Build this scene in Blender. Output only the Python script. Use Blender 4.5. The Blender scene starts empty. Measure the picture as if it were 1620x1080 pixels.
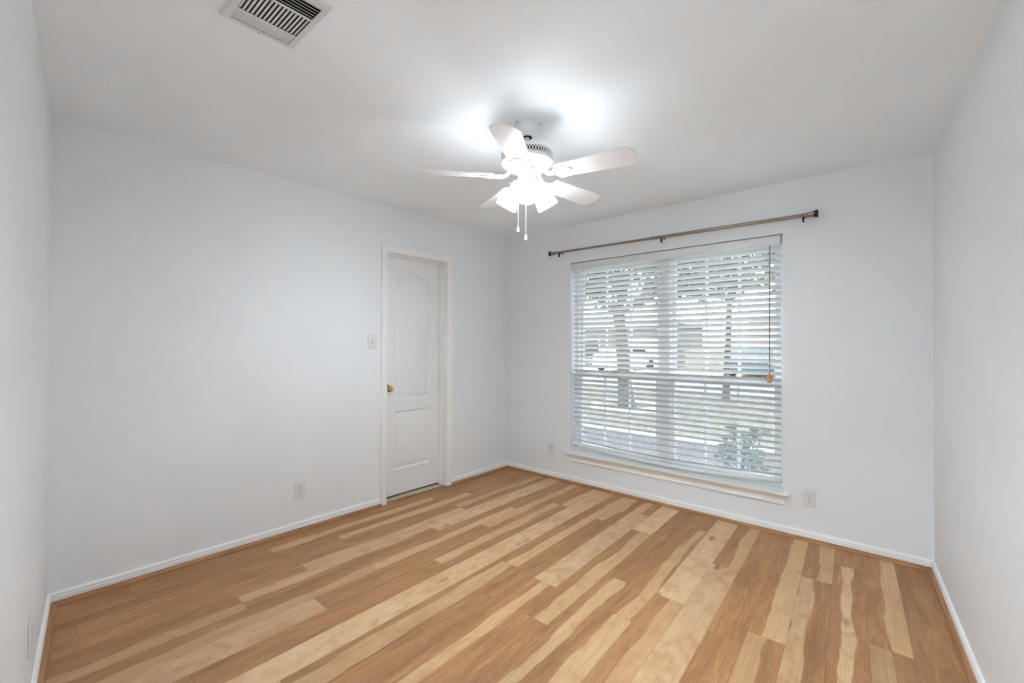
import bpy, bmesh, math, random
from mathutils import Vector, Matrix

# ------------------------------------------------------------------ camera, light, exposure
SC = bpy.context.scene
COL = SC.collection
H = 2.415                       # ceiling height
W, L = 3.2868, 3.3847           # window wall, door wall
AF, AR = 0.1024, 0.0828         # slight skew of the front and right walls

cam_d = bpy.data.cameras.new('camera')
cam_d.sensor_width = 36.0
cam_d.lens = 710.75 / 1620 * 36.0
cam_d.clip_start = 0.02
cam_d.clip_end = 300
cam = bpy.data.objects.new('camera', cam_d)
COL.objects.link(cam)
YAW, PIT, ROL = 0.7196, 0.0072, 0.0034
F_ = Vector((-math.sin(YAW) * math.cos(PIT), math.cos(YAW) * math.cos(PIT), math.sin(PIT)))
R_ = Vector((math.cos(YAW), math.sin(YAW), 0))
U_ = R_.cross(F_)
R2 = R_ * math.cos(ROL) + U_ * math.sin(ROL)
U2 = -R_ * math.sin(ROL) + U_ * math.cos(ROL)
m = Matrix((R2, U2, -F_)).transposed().to_4x4()
m.translation = Vector((3.1662, -3.5491, 1.2918))
cam.matrix_world = m
SC.camera = cam

SC.view_settings.view_transform = 'Standard'
SC.view_settings.look = 'None'
SC.view_settings.gamma = 1.0
SC.view_settings.use_curve_mapping = False
SC.view_settings.exposure = 0.27
SC.cycles.use_denoising = True
SC.cycles.max_bounces = 14
SC.cycles.diffuse_bounces = 10
SC.cycles.transparent_max_bounces = 16
SC.cycles.sample_clamp_indirect = 8.0
SC.cycles.caustics_reflective = False
SC.cycles.caustics_refractive = False

SKY = 6.0                       # overcast sky
SHADE_GLOW, BULB_GLOW = 11.0, 1400.0
HALL_FILL = 250.0              # unseen lamp added in the hall to lift the near walls and ceiling
LAMP_COL = (0.90, 0.985, 1.07)
wd = bpy.data.worlds.new('overcast_sky')
SC.world = wd
wd.use_nodes = True
bg = wd.node_tree.nodes['Background']
bg.inputs[0].default_value = (0.90, 0.955, 1.0, 1)
bg.inputs[1].default_value = SKY

pl = bpy.data.lights.new('window_portal', 'AREA')
pl.shape = 'RECTANGLE'; pl.size = 1.70; pl.size_y = 1.76
pl.cycles.is_portal = True
po = bpy.data.objects.new('window_portal', pl)
COL.objects.link(po)
po.location = (1.658, 0.165, 1.18)
po.rotation_euler = (math.radians(-90), 0, 0)

# ------------------------------------------------------------------ helpers
def lin(r, g, b):
    f = lambda c: (c / 255 / 12.92) if c <= 10 else ((c / 255 + 0.055) / 1.055) ** 2.4
    return (f(r), f(g), f(b), 1.0)

class Nodes:
    """short hand for building shader node trees"""
    def __init__(s, mat):
        mat.use_nodes = True
        s.t = mat.node_tree
        s.t.nodes.clear()
    def n(s, kind, **kw):
        o = s.t.nodes.new(kind)
        for k, v in kw.items():
            setattr(o, k, v)
        return o
    def put(s, sock, v):
        if isinstance(v, bpy.types.NodeSocket):
            s.t.links.new(v, sock)
        elif v is not None:
            if hasattr(sock.default_value, '__len__') and not hasattr(v, '__len__'):
                v = (v, v, v)
            sock.default_value = v
    def math(s, op, a, b=None, c=None, clamp=False):
        o = s.n('ShaderNodeMath', operation=op, use_clamp=clamp)
        for i, v in enumerate((a, b, c)):
            s.put(o.inputs[i], v)
        return o.outputs[0]
    def vec(s, x, y, z=0.0):
        o = s.n('ShaderNodeCombineXYZ')
        for i, v in enumerate((x, y, z)):
            s.put(o.inputs[i], v)
        return o.outputs[0]
    def noise(s, vector, scale, detail=2.0, rough=0.5, dist=0.0):
        o = s.n('ShaderNodeTexNoise')
        s.put(o.inputs['Vector'], vector)
        o.inputs['Scale'].default_value = scale
        o.inputs['Detail'].default_value = detail
        o.inputs['Roughness'].default_value = rough
        o.inputs['Distortion'].default_value = dist
        return o.outputs[0]
    def mix(s, f, a, b, mode='MIX'):
        o = s.n('ShaderNodeMix', data_type='RGBA', blend_type=mode)
        s.put(o.inputs[0], f); s.put(o.inputs[6], a); s.put(o.inputs[7], b)
        return o.outputs[2]
    def ramp(s, v, a, b, lo=0.0, hi=1.0):
        o = s.n('ShaderNodeMapRange')
        s.put(o.inputs[0], v)
        for i, q in enumerate((a, b, lo, hi)):
            s.put(o.inputs[i + 1], q)
        return o.outputs[0]
    def bsdf(s, color, rough=0.5, metal=0.0, spec=0.5, normal=None):
        o = s.n('ShaderNodeBsdfPrincipled')
        s.put(o.inputs['Base Color'], color)
        s.put(o.inputs['Roughness'], rough)
        o.inputs['Metallic'].default_value = metal
        o.inputs['Specular IOR Level'].default_value = spec
        if normal is not None:
            s.put(o.inputs['Normal'], normal)
        return o
    def bump(s, h, strength=0.2, dist=0.002):
        o = s.n('ShaderNodeBump')
        o.inputs['Strength'].default_value = strength
        o.inputs['Distance'].default_value = dist
        s.put(o.inputs['Height'], h)
        return o.outputs[0]
    def out(s, sh):
        o = s.n('ShaderNodeOutputMaterial')
        s.t.links.new(sh if isinstance(sh, bpy.types.NodeSocket) else sh.outputs[0], o.inputs[0])

MATS = {}
def plain(name, color, rough=0.5, metal=0.0, spec=0.5, var=0.0, scale=20.0, bump=0.0, bscale=200.0):
    mat = bpy.data.materials.new(name)
    N = Nodes(mat)
    tc = N.n('ShaderNodeTexCoord').outputs['Object']
    c = color
    if var:
        k = N.ramp(N.noise(tc, scale, 3.0), 0.3, 0.7, 1 - var, 1 + var)
        c = N.mix(1.0, color, k, 'MULTIPLY')
    nm = N.bump(N.noise(tc, bscale, 2.0), bump) if bump else None
    N.out(N.bsdf(c, rough, metal, spec, nm))
    MATS[name] = mat
    return mat

class MB:
    """collects boxes, tubes, lathes and strips into one mesh"""
    def __init__(s):
        s.v, s.f, s.mi = [], [], []
        s.cur = 0
    def add(s, vs, fs, M=None):
        b = len(s.v)
        s.v += [(M @ Vector(q)) if M else Vector(q) for q in vs]
        s.f += [tuple(b + i for i in q) for q in fs]
        s.mi += [s.cur] * len(fs)
        return s
    def box(s, a, b, M=None):
        (x0, y0, z0), (x1, y1, z1) = a, b
        vs = [(x0, y0, z0), (x1, y0, z0), (x1, y1, z0), (x0, y1, z0), (x0, y0, z1), (x1, y0, z1), (x1, y1, z1), (x0, y1, z1)]
        return s.add(vs, [(3, 2, 1, 0), (4, 5, 6, 7), (0, 1, 5, 4), (1, 2, 6, 5), (2, 3, 7, 6), (3, 0, 4, 7)], M)
    def lathe(s, prof, n=32, M=None):
        vs, fs = [], []
        for r, z in prof:
            for i in range(n):
                a = 2 * math.pi * i / n
                vs.append((r * math.cos(a), r * math.sin(a), z))
        for j in range(len(prof) - 1):
            for i in range(n):
                k = (i + 1) % n
                fs.append((j * n + i, j * n + k, (j + 1) * n + k, (j + 1) * n + i))
        if prof[0][0] > 1e-6: fs.append(tuple(reversed(range(n))))
        if prof[-1][0] > 1e-6: fs.append(tuple((len(prof) - 1) * n + i for i in range(n)))
        return s.add(vs, fs, M)
    def shell(s, prof, n=32, M=None):
        """open lathe, no end caps"""
        vs, fs = [], []
        for r, z in prof:
            for i in range(n):
                a = 2 * math.pi * i / n
                vs.append((r * math.cos(a), r * math.sin(a), z))
        for j in range(len(prof) - 1):
            for i in range(n):
                k = (i + 1) % n
                fs.append((j * n + i, j * n + k, (j + 1) * n + k, (j + 1) * n + i))
        return s.add(vs, fs, M)
    def tube(s, pts, r, n=10, M=None):
        pts = [Vector(p) for p in pts]
        rr = r if hasattr(r, '__len__') else [r] * len(pts)
        vs, fs = [], []
        for i, p in enumerate(pts):
            d = (pts[min(i + 1, len(pts) - 1)] - pts[max(i - 1, 0)]).normalized()
            up = Vector((0, 0, 1)) if abs(d.z) < 0.9 else Vector((1, 0, 0))
            a = d.cross(up).normalized(); b = a.cross(d)
            for k in range(n):
                t = 2 * math.pi * k / n
                vs.append(p + (a * math.cos(t) + b * math.sin(t)) * rr[i])
        for i in range(len(pts) - 1):
            for k in range(n):
                q = (k + 1) % n
                fs.append((i * n + k, i * n + q, (i + 1) * n + q, (i + 1) * n + k))
        fs.append(tuple(range(n)))
        fs.append(tuple(reversed([(len(pts) - 1) * n + k for k in range(n)])))
        return s.add(vs, fs, M)
    def prism(s, poly, z0, z1, M=None):
        n = len(poly)
        vs = [(x, y, z0) for x, y in poly] + [(x, y, z1) for x, y in poly]
        fs = [tuple(reversed(range(n))), tuple(range(n, 2 * n))]
        fs += [(i, (i + 1) % n, n + (i + 1) % n, n + i) for i in range(n)]
        return s.add(vs, fs, M)
    def sweep(s, prof, A, B, inward, mA=0.0, mB=0.0):
        """profile (d, z): d along 'inward' off the wall, swept A->B; ends shifted by d*m for mitres"""
        A, B, inw = Vector(A).to_3d(), Vector(B).to_3d(), Vector(inward).to_3d()
        d = (B - A).normalized()
        n = len(prof)
        vs = [A + inw * p + d * (p * mA) + Vector((0, 0, z)) for p, z in prof]
        vs += [B + inw * p - d * (p * mB) + Vector((0, 0, z)) for p, z in prof]
        fs = [tuple(range(n)), tuple(reversed(range(n, 2 * n)))]
        fs += [(i, n + i, n + (i + 1) % n, (i + 1) % n) for i in range(n)]
        return s.add(vs, fs)
    def build(s, name, mat=None, parent=None, loc=(0, 0, 0), smooth=None, bevel=0.0, seg=2):
        me = bpy.data.meshes.new(name)
        me.from_pydata([tuple(q) for q in s.v], [], s.f)
        for mm in (mat if isinstance(mat, (list, tuple)) else [mat]):
            if mm: me.materials.append(mm)
        for p, i in zip(me.polygons, s.mi): p.material_index = i
        bm = bmesh.new(); bm.from_mesh(me)
        bmesh.ops.recalc_face_normals(bm, faces=bm.faces)
        bm.to_mesh(me); bm.free()
        if smooth is not None:
            me.shade_smooth()
            me.set_sharp_from_angle(angle=math.radians(smooth))
        o = bpy.data.objects.new(name, me)
        COL.objects.link(o)
        o.location = loc
        if parent: o.parent = parent
        if bevel:
            md = o.modifiers.new('edge', 'BEVEL')
            md.width = bevel; md.segments = seg; md.limit_method = 'ANGLE'
        return o

def tag(o, label, cat, group=None, kind=None):
    o['label'] = label; o['category'] = cat
    if group: o['group'] = group
    if kind: o['kind'] = kind
    return o

def thing(name, loc, rz=0.0):
    o = bpy.data.objects.new(name, None)
    COL.objects.link(o)
    o.location = loc; o.rotation_euler.z = rz
    o.empty_display_size = 0.1
    return o

def copy_tree(o, parent=None):
    c = o.copy(); COL.objects.link(c)
    if parent: c.parent = parent
    for ch in list(o.children):
        copy_tree(ch, c)
    return c

# ------------------------------------------------------------------ materials
def wall_mat(name, col, strength=0.25, rough=0.6):
    mat = bpy.data.materials.new(name)
    N = Nodes(mat)
    tc = N.n('ShaderNodeTexCoord').outputs['Object']
    h = N.math('ADD', N.noise(tc, 95.0, 3.0, 0.55), N.math('MULTIPLY', N.noise(tc, 7.0, 2.0), 1.2))
    c = N.mix(1.0, col, N.ramp(N.noise(tc, 2.2, 3.0), 0.3, 0.7, 0.985, 1.012), 'MULTIPLY')
    N.out(N.bsdf(c, rough, 0.0, 0.35, N.bump(h, strength, 0.0022)))
    MATS[name] = mat
    return mat

wall_mat('wall_paint', (0.775, 0.80, 0.82, 1))
wall_mat('ceiling_paint', (0.88, 0.92, 0.955, 1), 0.3, 0.8)
plain('trim_paint', (0.83, 0.83, 0.82, 1), 0.32, bump=0.03, bscale=60)
plain('door_paint', (0.78, 0.785, 0.78, 1), 0.36, bump=0.05, bscale=160)
plain('vinyl_white', (0.80, 0.82, 0.83, 1), 0.4)
plain('slat_white', (0.70, 0.715, 0.72, 1), 0.42, var=0.015, scale=6)
plain('cord_grey', (0.55, 0.54, 0.52, 1), 0.8)
plain('cord_tan', (0.33, 0.27, 0.20, 1), 0.8)
plain('tassel_wood', lin(196, 140, 72), 0.45, var=0.12, scale=90)
plain('plastic_white', (0.70, 0.70, 0.695, 1), 0.35)
plain('slot_dark', (0.02, 0.018, 0.016, 1), 0.6)
plain('screw_metal', (0.5, 0.48, 0.44, 1), 0.35, 1.0)
plain('brass', lin(205, 165, 88), 0.18, 1.0)
plain('nickel', lin(150, 138, 128), 0.3, 1.0, var=0.06, scale=30)
plain('dark_nickel', lin(62, 54, 50), 0.35, 1.0)
plain('fan_white', (0.82, 0.82, 0.82, 1), 0.35)
plain('register_white', (0.70, 0.71, 0.71, 1), 0.45)
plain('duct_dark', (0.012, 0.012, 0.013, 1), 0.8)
plain('chain_metal', (0.75, 0.74, 0.70, 1), 0.35, 0.6)
plain('carpet', lin(196, 186, 168), 0.95, var=0.16, scale=120, bump=0.6, bscale=300)

def glow(name, strength, col, clear=0.0):
    mat = bpy.data.materials.new(name)
    N = Nodes(mat)
    e = N.n('ShaderNodeEmission')
    e.inputs[0].default_value = (*col, 1); e.inputs[1].default_value = strength
    d = N.bsdf((0.8, 0.8, 0.78, 1), 0.3)
    a = N.n('ShaderNodeAddShader')
    N.t.links.new(e.outputs[0], a.inputs[0]); N.t.links.new(d.outputs[0], a.inputs[1])
    if clear:                       # the frosted glass lets part of the bulb's light straight through
        t = N.n('ShaderNodeBsdfTransparent')
        mx = N.n('ShaderNodeMixShader'); mx.inputs[0].default_value = clear
        N.t.links.new(a.outputs[0], mx.inputs[1]); N.t.links.new(t.outputs[0], mx.inputs[2])
        a = mx
    N.out(a)
    MATS[name] = mat
glow('lit_frosted_glass', SHADE_GLOW, LAMP_COL, 0.17)
glow('lit_bulb', BULB_GLOW, LAMP_COL)
glow('hall_fill_glow', HALL_FILL, LAMP_COL)

def glass_mat():
    mat = bpy.data.materials.new('window_glass')
    N = Nodes(mat)
    t = N.n('ShaderNodeBsdfTransparent'); t.inputs[0].default_value = (0.93, 0.96, 0.96, 1)
    g = N.n('ShaderNodeBsdfGlossy'); g.inputs['Roughness'].default_value = 0.02
    mx = N.n('ShaderNodeMixShader'); mx.inputs[0].default_value = 0.06
    N.t.links.new(t.outputs[0], mx.inputs[1]); N.t.links.new(g.outputs[0], mx.inputs[2])
    N.out(mx); MATS['window_glass'] = mat
    mat = bpy.data.materials.new('insect_mesh')
    N = Nodes(mat)
    t = N.n('ShaderNodeBsdfTransparent')
    d = N.n('ShaderNodeBsdfDiffuse'); d.inputs[0].default_value = (0.42, 0.44, 0.48, 1)
    mx = N.n('ShaderNodeMixShader'); mx.inputs[0].default_value = 0.30
    N.t.links.new(t.outputs[0], mx.inputs[1]); N.t.links.new(d.outputs[0], mx.inputs[2])
    N.out(mx); MATS['insect_mesh'] = mat
glass_mat()

def wood_floor():
    mat = bpy.data.materials.new('laminate_planks')
    N = Nodes(mat)
    uv = N.n('ShaderNodeUVMap', uv_map='plank').outputs[0]
    sp = N.n('ShaderNodeSeparateXYZ'); N.put(sp.inputs[0], uv)
    u, v = sp.outputs[0], sp.outputs[1]
    at = lambda n: N.n('ShaderNodeAttribute', attribute_name=n).outputs['Fac']
    lo, hi, seed, knots, length = at('lo'), at('hi'), at('seed'), at('knots'), at('length')
    s17 = N.math('MULTIPLY', seed, 37.0)
    w1 = N.math('MULTIPLY', N.math('SUBTRACT', N.noise(N.vec(N.math('MULTIPLY', v, 2.1), s17), 1.0, 3.0, 0.45), 0.5), 0.62)
    w2 = N.math('MULTIPLY', N.math('SUBTRACT', N.noise(N.vec(N.math('MULTIPLY', v, 2.1), N.math('ADD', s17, 9.3)), 1.0, 3.0, 0.45), 0.5), 0.62)
    fine = N.math('MULTIPLY', N.math('SUBTRACT', N.noise(N.vec(N.math('MULTIPLY', u, 9.0), N.math('MULTIPLY', v, 7.0), s17), 1.0, 3.0), 0.5), 0.10)
    a = N.ramp(N.math('ADD', N.math('SUBTRACT', N.math('SUBTRACT', u, lo), w1), fine), -0.012, 0.02)
    b = N.ramp(N.math('ADD', N.math('ADD', N.math('SUBTRACT', hi, u), w2), fine), -0.012, 0.02)
    sap = N.math('MULTIPLY', a, b, clamp=True)
    # a thin pale streak wandering in the dark heartwood
    c0 = N.math('ADD', N.math('MULTIPLY', N.noise(N.vec(N.math('MULTIPLY', v, 1.1), N.math('ADD', s17, 3.7)), 1.0, 2.0), 2.6), -0.8)
    st = N.ramp(N.math('ABSOLUTE', N.math('SUBTRACT', u, c0)), 0.0, 0.06, 0.22, 0.0)
    sap = N.math('MAXIMUM', sap, st)
    grain = N.noise(N.vec(N.math('MULTIPLY', u, 26.0), N.math('MULTIPLY', v, 3.0), s17), 1.0, 5.0, 0.62, 0.6)
    swirl = N.noise(N.vec(N.math('MULTIPLY', u, 2.4), N.math('MULTIPLY', v, 2.6), s17), 1.0, 2.0, 0.5, 1.6)
    rings = N.math('SINE', N.math('MULTIPLY', swirl, 70.0))
    heart = N.mix(N.ramp(grain, 0.3, 0.72), lin(150, 104, 62), lin(185, 137, 91))
    heart = N.mix(N.ramp(rings, -1.0, 1.0, 0.0, 0.22), heart, lin(192, 150, 110))
    heart = N.mix(N.ramp(N.noise(N.vec(N.math('MULTIPLY', u, 2.2), N.math('MULTIPLY', v, 2.0), s17), 1.0, 4.0, 0.6, 0.8), 0.42, 0.70, 0.0, 0.75), heart, lin(134, 92, 58))
    streak = N.noise(N.vec(N.math('MULTIPLY', u, 60.0), N.math('MULTIPLY', v, 5.0), s17), 1.0, 3.0, 0.6)
    heart = N.mix(N.ramp(streak, 0.60, 0.72, 0.0, 0.35), heart, lin(112, 74, 46))
    heart = N.mix(N.ramp(N.math('ABSOLUTE', N.math('SUBTRACT', swirl, 0.5)), 0.0, 0.03, 0.16, 0.0), heart, lin(206, 166, 124))
    pale = N.mix(N.ramp(grain, 0.3, 0.72), lin(194, 155, 110), lin(215, 180, 137))
    pale = N.mix(N.ramp(swirl, 0.35, 0.7, 0.0, 0.38), pale, lin(180, 138, 96))
    blot = N.noise(N.vec(N.math('MULTIPLY', u, 1.6), N.math('MULTIPLY', v, 6.5), s17), 1.0, 4.0, 0.6, 1.2)
    pale = N.mix(N.ramp(blot, 0.5, 0.72, 0.0, 0.55), pale, lin(176, 134, 94))
    pale = N.mix(N.ramp(rings, 0.2, 1.0, 0.0, 0.16), pale, lin(226, 196, 160))
    pale = N.mix(N.math('MULTIPLY', knots, N.ramp(blot, 0.35, 0.6, 0.55, 0.1)), pale, lin(226, 198, 162))
    # some planks print flatter than others
    pale = N.mix(N.ramp(N.math('FRACT', N.math('MULTIPLY', seed, 5.13)), 0.0, 1.0, 0.0, 0.38), pale, heart)
    col = N.mix(sap, heart, pale)
    vo = N.n('ShaderNodeTexVoronoi', feature='F1')
    N.put(vo.inputs['Vector'], N.vec(N.math('MULTIPLY', u, 1.1), N.math('MULTIPLY', v, 3.1), s17))
    vo.inputs['Scale'].default_value = 1.0
    kn = N.ramp(N.math('ADD', vo.outputs['Distance'], N.math('MULTIPLY', N.math('SUBTRACT', grain, 0.5), 0.16)), 0.04, 0.19, 1.0, 0.0)
    kn = N.math('MULTIPLY', kn, N.math('ADD', N.math('MULTIPLY', knots, 0.8), 0.2))
    col = N.mix(N.math('MULTIPLY', kn, 0.85), col, lin(132, 90, 54))
    # overall plank to plank tone
    col = N.mix(1.0, col, N.ramp(N.math('FRACT', N.math('MULTIPLY', seed, 7.31)), 0.0, 1.0, 0.90, 1.06), 'MULTIPLY')
    # joints
    ed = N.math('MULTIPLY', N.math('MINIMUM', u, N.math('SUBTRACT', 1.0, u)), 0.1415)
    en = N.math('MINIMUM', v, N.math('SUBTRACT', length, v))
    jn = N.ramp(N.math('MINIMUM', ed, en), 0.0004, 0.0016, 1.0, 0.0)
    col = N.mix(N.math('MULTIPLY', jn, N.ramp(N.math('FRACT', N.math('MULTIPLY', seed, 3.77)), 0.0, 1.0, 0.15, 0.6)), col, lin(78, 52, 32))
    rough = N.ramp(grain, 0.2, 0.8, 0.42, 0.55)
    N.out(N.bsdf(col, rough, 0.0, 0.35, N.bump(grain, 0.06, 0.001)))
    MATS['laminate_planks'] = mat
wood_floor()

def shoe_wood():
    mat = bpy.data.materials.new('shoe_wood')
    N = Nodes(mat)
    tc = N.n('ShaderNodeTexCoord').outputs['Object']
    mp = N.n('ShaderNodeMapping'); N.put(mp.inputs[0], tc); mp.inputs['Scale'].default_value = (3, 3, 60)
    g = N.noise(mp.outputs[0], 1.6, 4.0, 0.6)
    c = N.mix(N.ramp(g, 0.3, 0.7), lin(134, 90, 54), lin(174, 128, 84))
    N.out(N.bsdf(c, 0.45))
    MATS['shoe_wood'] = mat
shoe_wood()

# ------------------------------------------------------------------ room shell
P0 = Vector((0, 0)); PR = Vector((W, 0)); PL = Vector((0, -L))
tf, tr = math.tan(AF), math.tan(AR)
# front wall y = -L - tf x ; right wall x = W - tr y
xb = (W + tr * L) / (1 - tr * tf); PB = Vector((xb, -L - tf * xb))
nF = Vector((math.sin(AF), math.cos(AF)))          # into the room
nR = Vector((-math.cos(AR), -math.sin(AR)))

def struct(o, label, cat):
    return tag(o, label, cat, kind='structure')

def plank_floor():
    p = 0.1415
    X = lambda s, y: s * (1 - tr / W * y)
    D, LL, DL, LD = (2, 3, 0), (-.6, 1.6, 1), (.5, 1.6, 0), (-.6, .5, 0)
    T = {  # strip: [(far end y, style), ...] from the window towards the camera
        -20: [(0, D), (-.555, D), (-1.82, D), (-3.09, D)],
        -19: [(0, D), (-1.15, LD), (-2.42, D)],
        -18: [(0, D), (-.84, LD), (-2.04, D), (-3.31, D)],
        -17: [(0, LD), (-1.13, DL), (-2.374, D)],
        -16: [(0, LL), (-.26, LL), (-1.53, LD), (-2.74, DL)],
        -15: [(0, D), (-.85, DL), (-2.11, DL), (-3.38, D)],
        -14: [(0, LD), (-1.255, D), (-2.485, LL)],
        -13: [(0, DL), (-.55, LD), (-1.82, D), (-3.05, DL)],
        -12: [(0, LL), (-.95, LL), (-2.22, LL), (-3.49, LL)],
        -11: [(0, DL), (-.29, DL), (-1.556, (.25, .85, 0)), (-2.83, LD)],
        -10: [(0, LD), (-.61, D), (-1.875, D), (-3.14, D)],
        -9: [(0, LD), (-.31, LL), (-1.585, (.35, .75, 0)), (-2.85, D)],
        -8: [(0, LL), (-.61, (.42, 1.6, 0)), (-1.875, D), (-3.1, DL)],
        -7: [(0, D), (-1.29, (.35, .8, 0)), (-2.56, LL)],
        -6: [(0, D), (-.31, (.5, .9, 0)), (-1.59, (.35, 1.6, 0)), (-2.86, D)],
        -5: [(0, LL), (-.02, (-.6, 1.2, 1)), (-1.29, (.5, 1.6, 0)), (-2.56, DL)],
        -4: [(0, DL), (-.75, LL), (-2.02, LL)],
        -3: [(0, D), (-.15, D), (-1.42, D), (-2.69, D)],
        -2: [(0, DL), (-.03, (.42, 1.6, 0)), (-1.305, LD), (-2.57, D)],
        -1: [(0, DL), (-.57, (.0, .5, 1)), (-1.84, LD)],
        0: [(0, D), (-.28, (.25, .62, 1)), (-1.55, (.2, .6, 1)), (-2.8, D)],
        1: [(0, D), (-.02, (.5, 1.6, 0)), (-1.05, LD), (-2.3, D)],
        2: [(0, D), (-.7, D), (-1.97, D)],
        3: [(0, D), (-1.2, D), (-2.4, D)],
    }
    rnd = random.Random(11)
    vs, fs, uvs, at = [], [], [], []
    for k in sorted(T):
        s0 = max(0.0, 2.824 + p * k); s1 = min(W, 2.824 + p * (k + 1))
        u0 = (s0 - 2.824 - p * k) / p; u1 = (s1 - 2.824 - p * k) / p
        rows = T[k]
        for i, (y0, (lo, hi, kn)) in enumerate(rows):
            last = i + 1 == len(rows)
            c = []
            for s in (s0, s1):
                if last:
                    q = (-L - tf * s) / (1 - tf * s * tr / W)   # the front wall line under this strip edge
                    c.append(q)
                else:
                    c.append(rows[i + 1][0])
            if max(c) >= y0: continue
            b = len(vs)
            vs += [(X(s0, y0), y0, 0), (X(s0, c[0]), c[0], 0), (X(s1, c[1]), c[1], 0), (X(s1, y0), y0, 0)]
            fs.append((b, b + 1, b + 2, b + 3))
            uvs += [(u0, 0), (u0, y0 - c[0]), (u1, y0 - c[1]), (u1, 0)]
            at.append((lo, hi, rnd.random(), float(kn), 99.0 if last else y0 - c[0]))
    me = bpy.data.meshes.new('floor')
    me.from_pydata(vs, [], fs)
    ul = me.uv_layers.new(name='plank')
    for i, q in enumerate(uvs): ul.data[i].uv = q
    for j, n in enumerate(('lo', 'hi', 'seed', 'knots', 'length')):
        a = me.attributes.new(n, 'FLOAT', 'FACE')
        for i, q in enumerate(at): a.data[i].value = q[j]
    me.materials.append(MATS['laminate_planks'])
    o = bpy.data.objects.new('floor', me); COL.objects.link(o)
    return o
fl = struct(plank_floor(), 'honey and cream laminate plank floor of the empty room', 'floor')

mb = MB()
mb.prism([(-.9, .15), (W + .2, .15), (PB.x + .3, -L - .3), (-.9, -L - .3)], H, H + .15)
struct(mb.build('ceiling', MATS['ceiling_paint']), 'smooth white painted ceiling with the fan hanging from it', 'ceiling')

# left wall with the doorway
DY0, DY1, DZ = -1.475, -0.850, 2.043        # clear opening
mb = MB()
mb.box((-.115, -L - .15, -.02), (0, DY0 - .02, H))
mb.box((-.115, DY1 + .02, -.02), (0, .15, H))
mb.box((-.115, DY0 - .02, DZ + .02), (0, DY1 + .02, H))
struct(mb.build('wall_left', MATS['wall_paint']), 'long white wall with the panelled door in it', 'wall')

# window wall
WX0, WX1, WZ0, WZ1 = 0.7855, 2.530, 0.265, 2.066
mb = MB()
mb.box((0, 0, -.02), (WX0, .15, H)); mb.box((WX1, 0, -.02), (W + .12, .15, H))
mb.box((WX0, 0, -.02), (WX1, .15, WZ0)); mb.box((WX0, 0, WZ1), (WX1, .15, H))
struct(mb.build('wall_back', MATS['wall_paint']), 'white wall around the wide window with blinds', 'wall')

mb = MB()
mb.prism([(W, 0), (W + .12, 0), (PB.x + .12, PB.y - .05), (PB.x, PB.y)], -.02, H)
struct(mb.build('wall_right', MATS['wall_paint']), 'bare white wall running from the window wall towards the camera on the right', 'wall')
mb = MB()
fy = lambda x: -L - tf * x
HX0, HX1, HZ = 2.66, 3.50, 2.05          # open doorway to the hall, where the camera stands
mb.prism([(0, fy(0)), (HX0, fy(HX0)), (HX0, fy(HX0) - .12), (0, fy(0) - .12)], -.02, H)
mb.prism([(HX1, fy(HX1)), (PB.x, PB.y), (PB.x + .02, PB.y - .12), (HX1, fy(HX1) - .12)], -.02, H)
mb.prism([(HX0, fy(HX0)), (HX1, fy(HX1)), (HX1, fy(HX1) - .12), (HX0, fy(HX0) - .12)], HZ, H)
struct(mb.build('wall_front', MATS['wall_paint']), 'white wall seen edge-on beside the camera on the left', 'wall')

# hall beyond the open doorway the camera stands in
mb = MB()
hx0, hx1, hy0 = 1.6, 4.3, -5.15
mb.box((hx0 - .1, hy0 - .1, -.02), (hx1 + .1, hy0, H)); mb.box((hx0 - .1, hy0, -.02), (hx0, fy(hx0) - .12, H)); mb.box((hx1, hy0, -.02), (hx1 + .1, PB.y - .1, H))
mb.box((PB.x + .02, PB.y - .12, -.02), (hx1 + .1, PB.y - .02, H))
struct(mb.build('wall_hall', MATS['wall_paint']), 'plain white walls of the hall behind the camera', 'wall')
mb = MB().box((hx0 - .1, hy0 - .1, H), (hx1 + .1, -L - .3, H + .12)); struct(mb.build('ceiling_hall', MATS['ceiling_paint']), 'white ceiling of the hall behind the camera', 'ceiling')
mb = MB().box((hx0 - .1, hy0 - .1, -.06), (hx1 + .1, fy(hx1) + .12, -.004)); struct(mb.build('floor_hall', MATS['carpet']), 'carpeted floor of the hall behind the camera', 'floor')
t = thing('hall_fill_lamp', (2.95, -4.55, H)); tag(t, 'round fill lamp added in the hall, out of view behind the camera', 'fill lamp')  # invented fixture, added to spill light into the room through the doorway
MB().lathe([(0, 0), (.15, 0), (.155, -.012), (.150, -.030), (.13, -.032), (0, -.032)], 36).build('fill_lamp_base', MATS['fan_white'], t, smooth=40)
MB().lathe([(.142, -.030), (.140, -.055), (.122, -.088), (.085, -.112), (.04, -.123), (0, -.125)], 36).build('fill_lamp_globe', MATS['hall_fill_glow'], t, smooth=60)

# closet behind the door
mb = MB()
mb.box((-.9, -2.0, -.02), (-.82, -.3, H)); mb.box((-.82, -2.0, -.02), (-.115, -1.92, H)); mb.box((-.82, -.38, -.02), (-.115, -.3, H))
struct(mb.build('wall_closet', MATS['wall_paint']), 'plain wall of the closet behind the panelled door', 'wall')
mb = MB(); mb.box((-.82, -1.92, -.06), (-.018, -.38, -.004))
struct(mb.build('floor_closet', MATS['carpet']), 'strip of beige carpet showing under the panelled door', 'carpet')
mb = MB(); mb.box((-.03, DY0, -.004), (.0, DY0 + .30, .006)); mb.box((-.022, DY0 + .305, -.004), (.0, DY1, .004))
struct(mb.build('trim_threshold', MATS['shoe_wood']), 'thin wooden edge strip across the doorway floor', 'trim')

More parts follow.
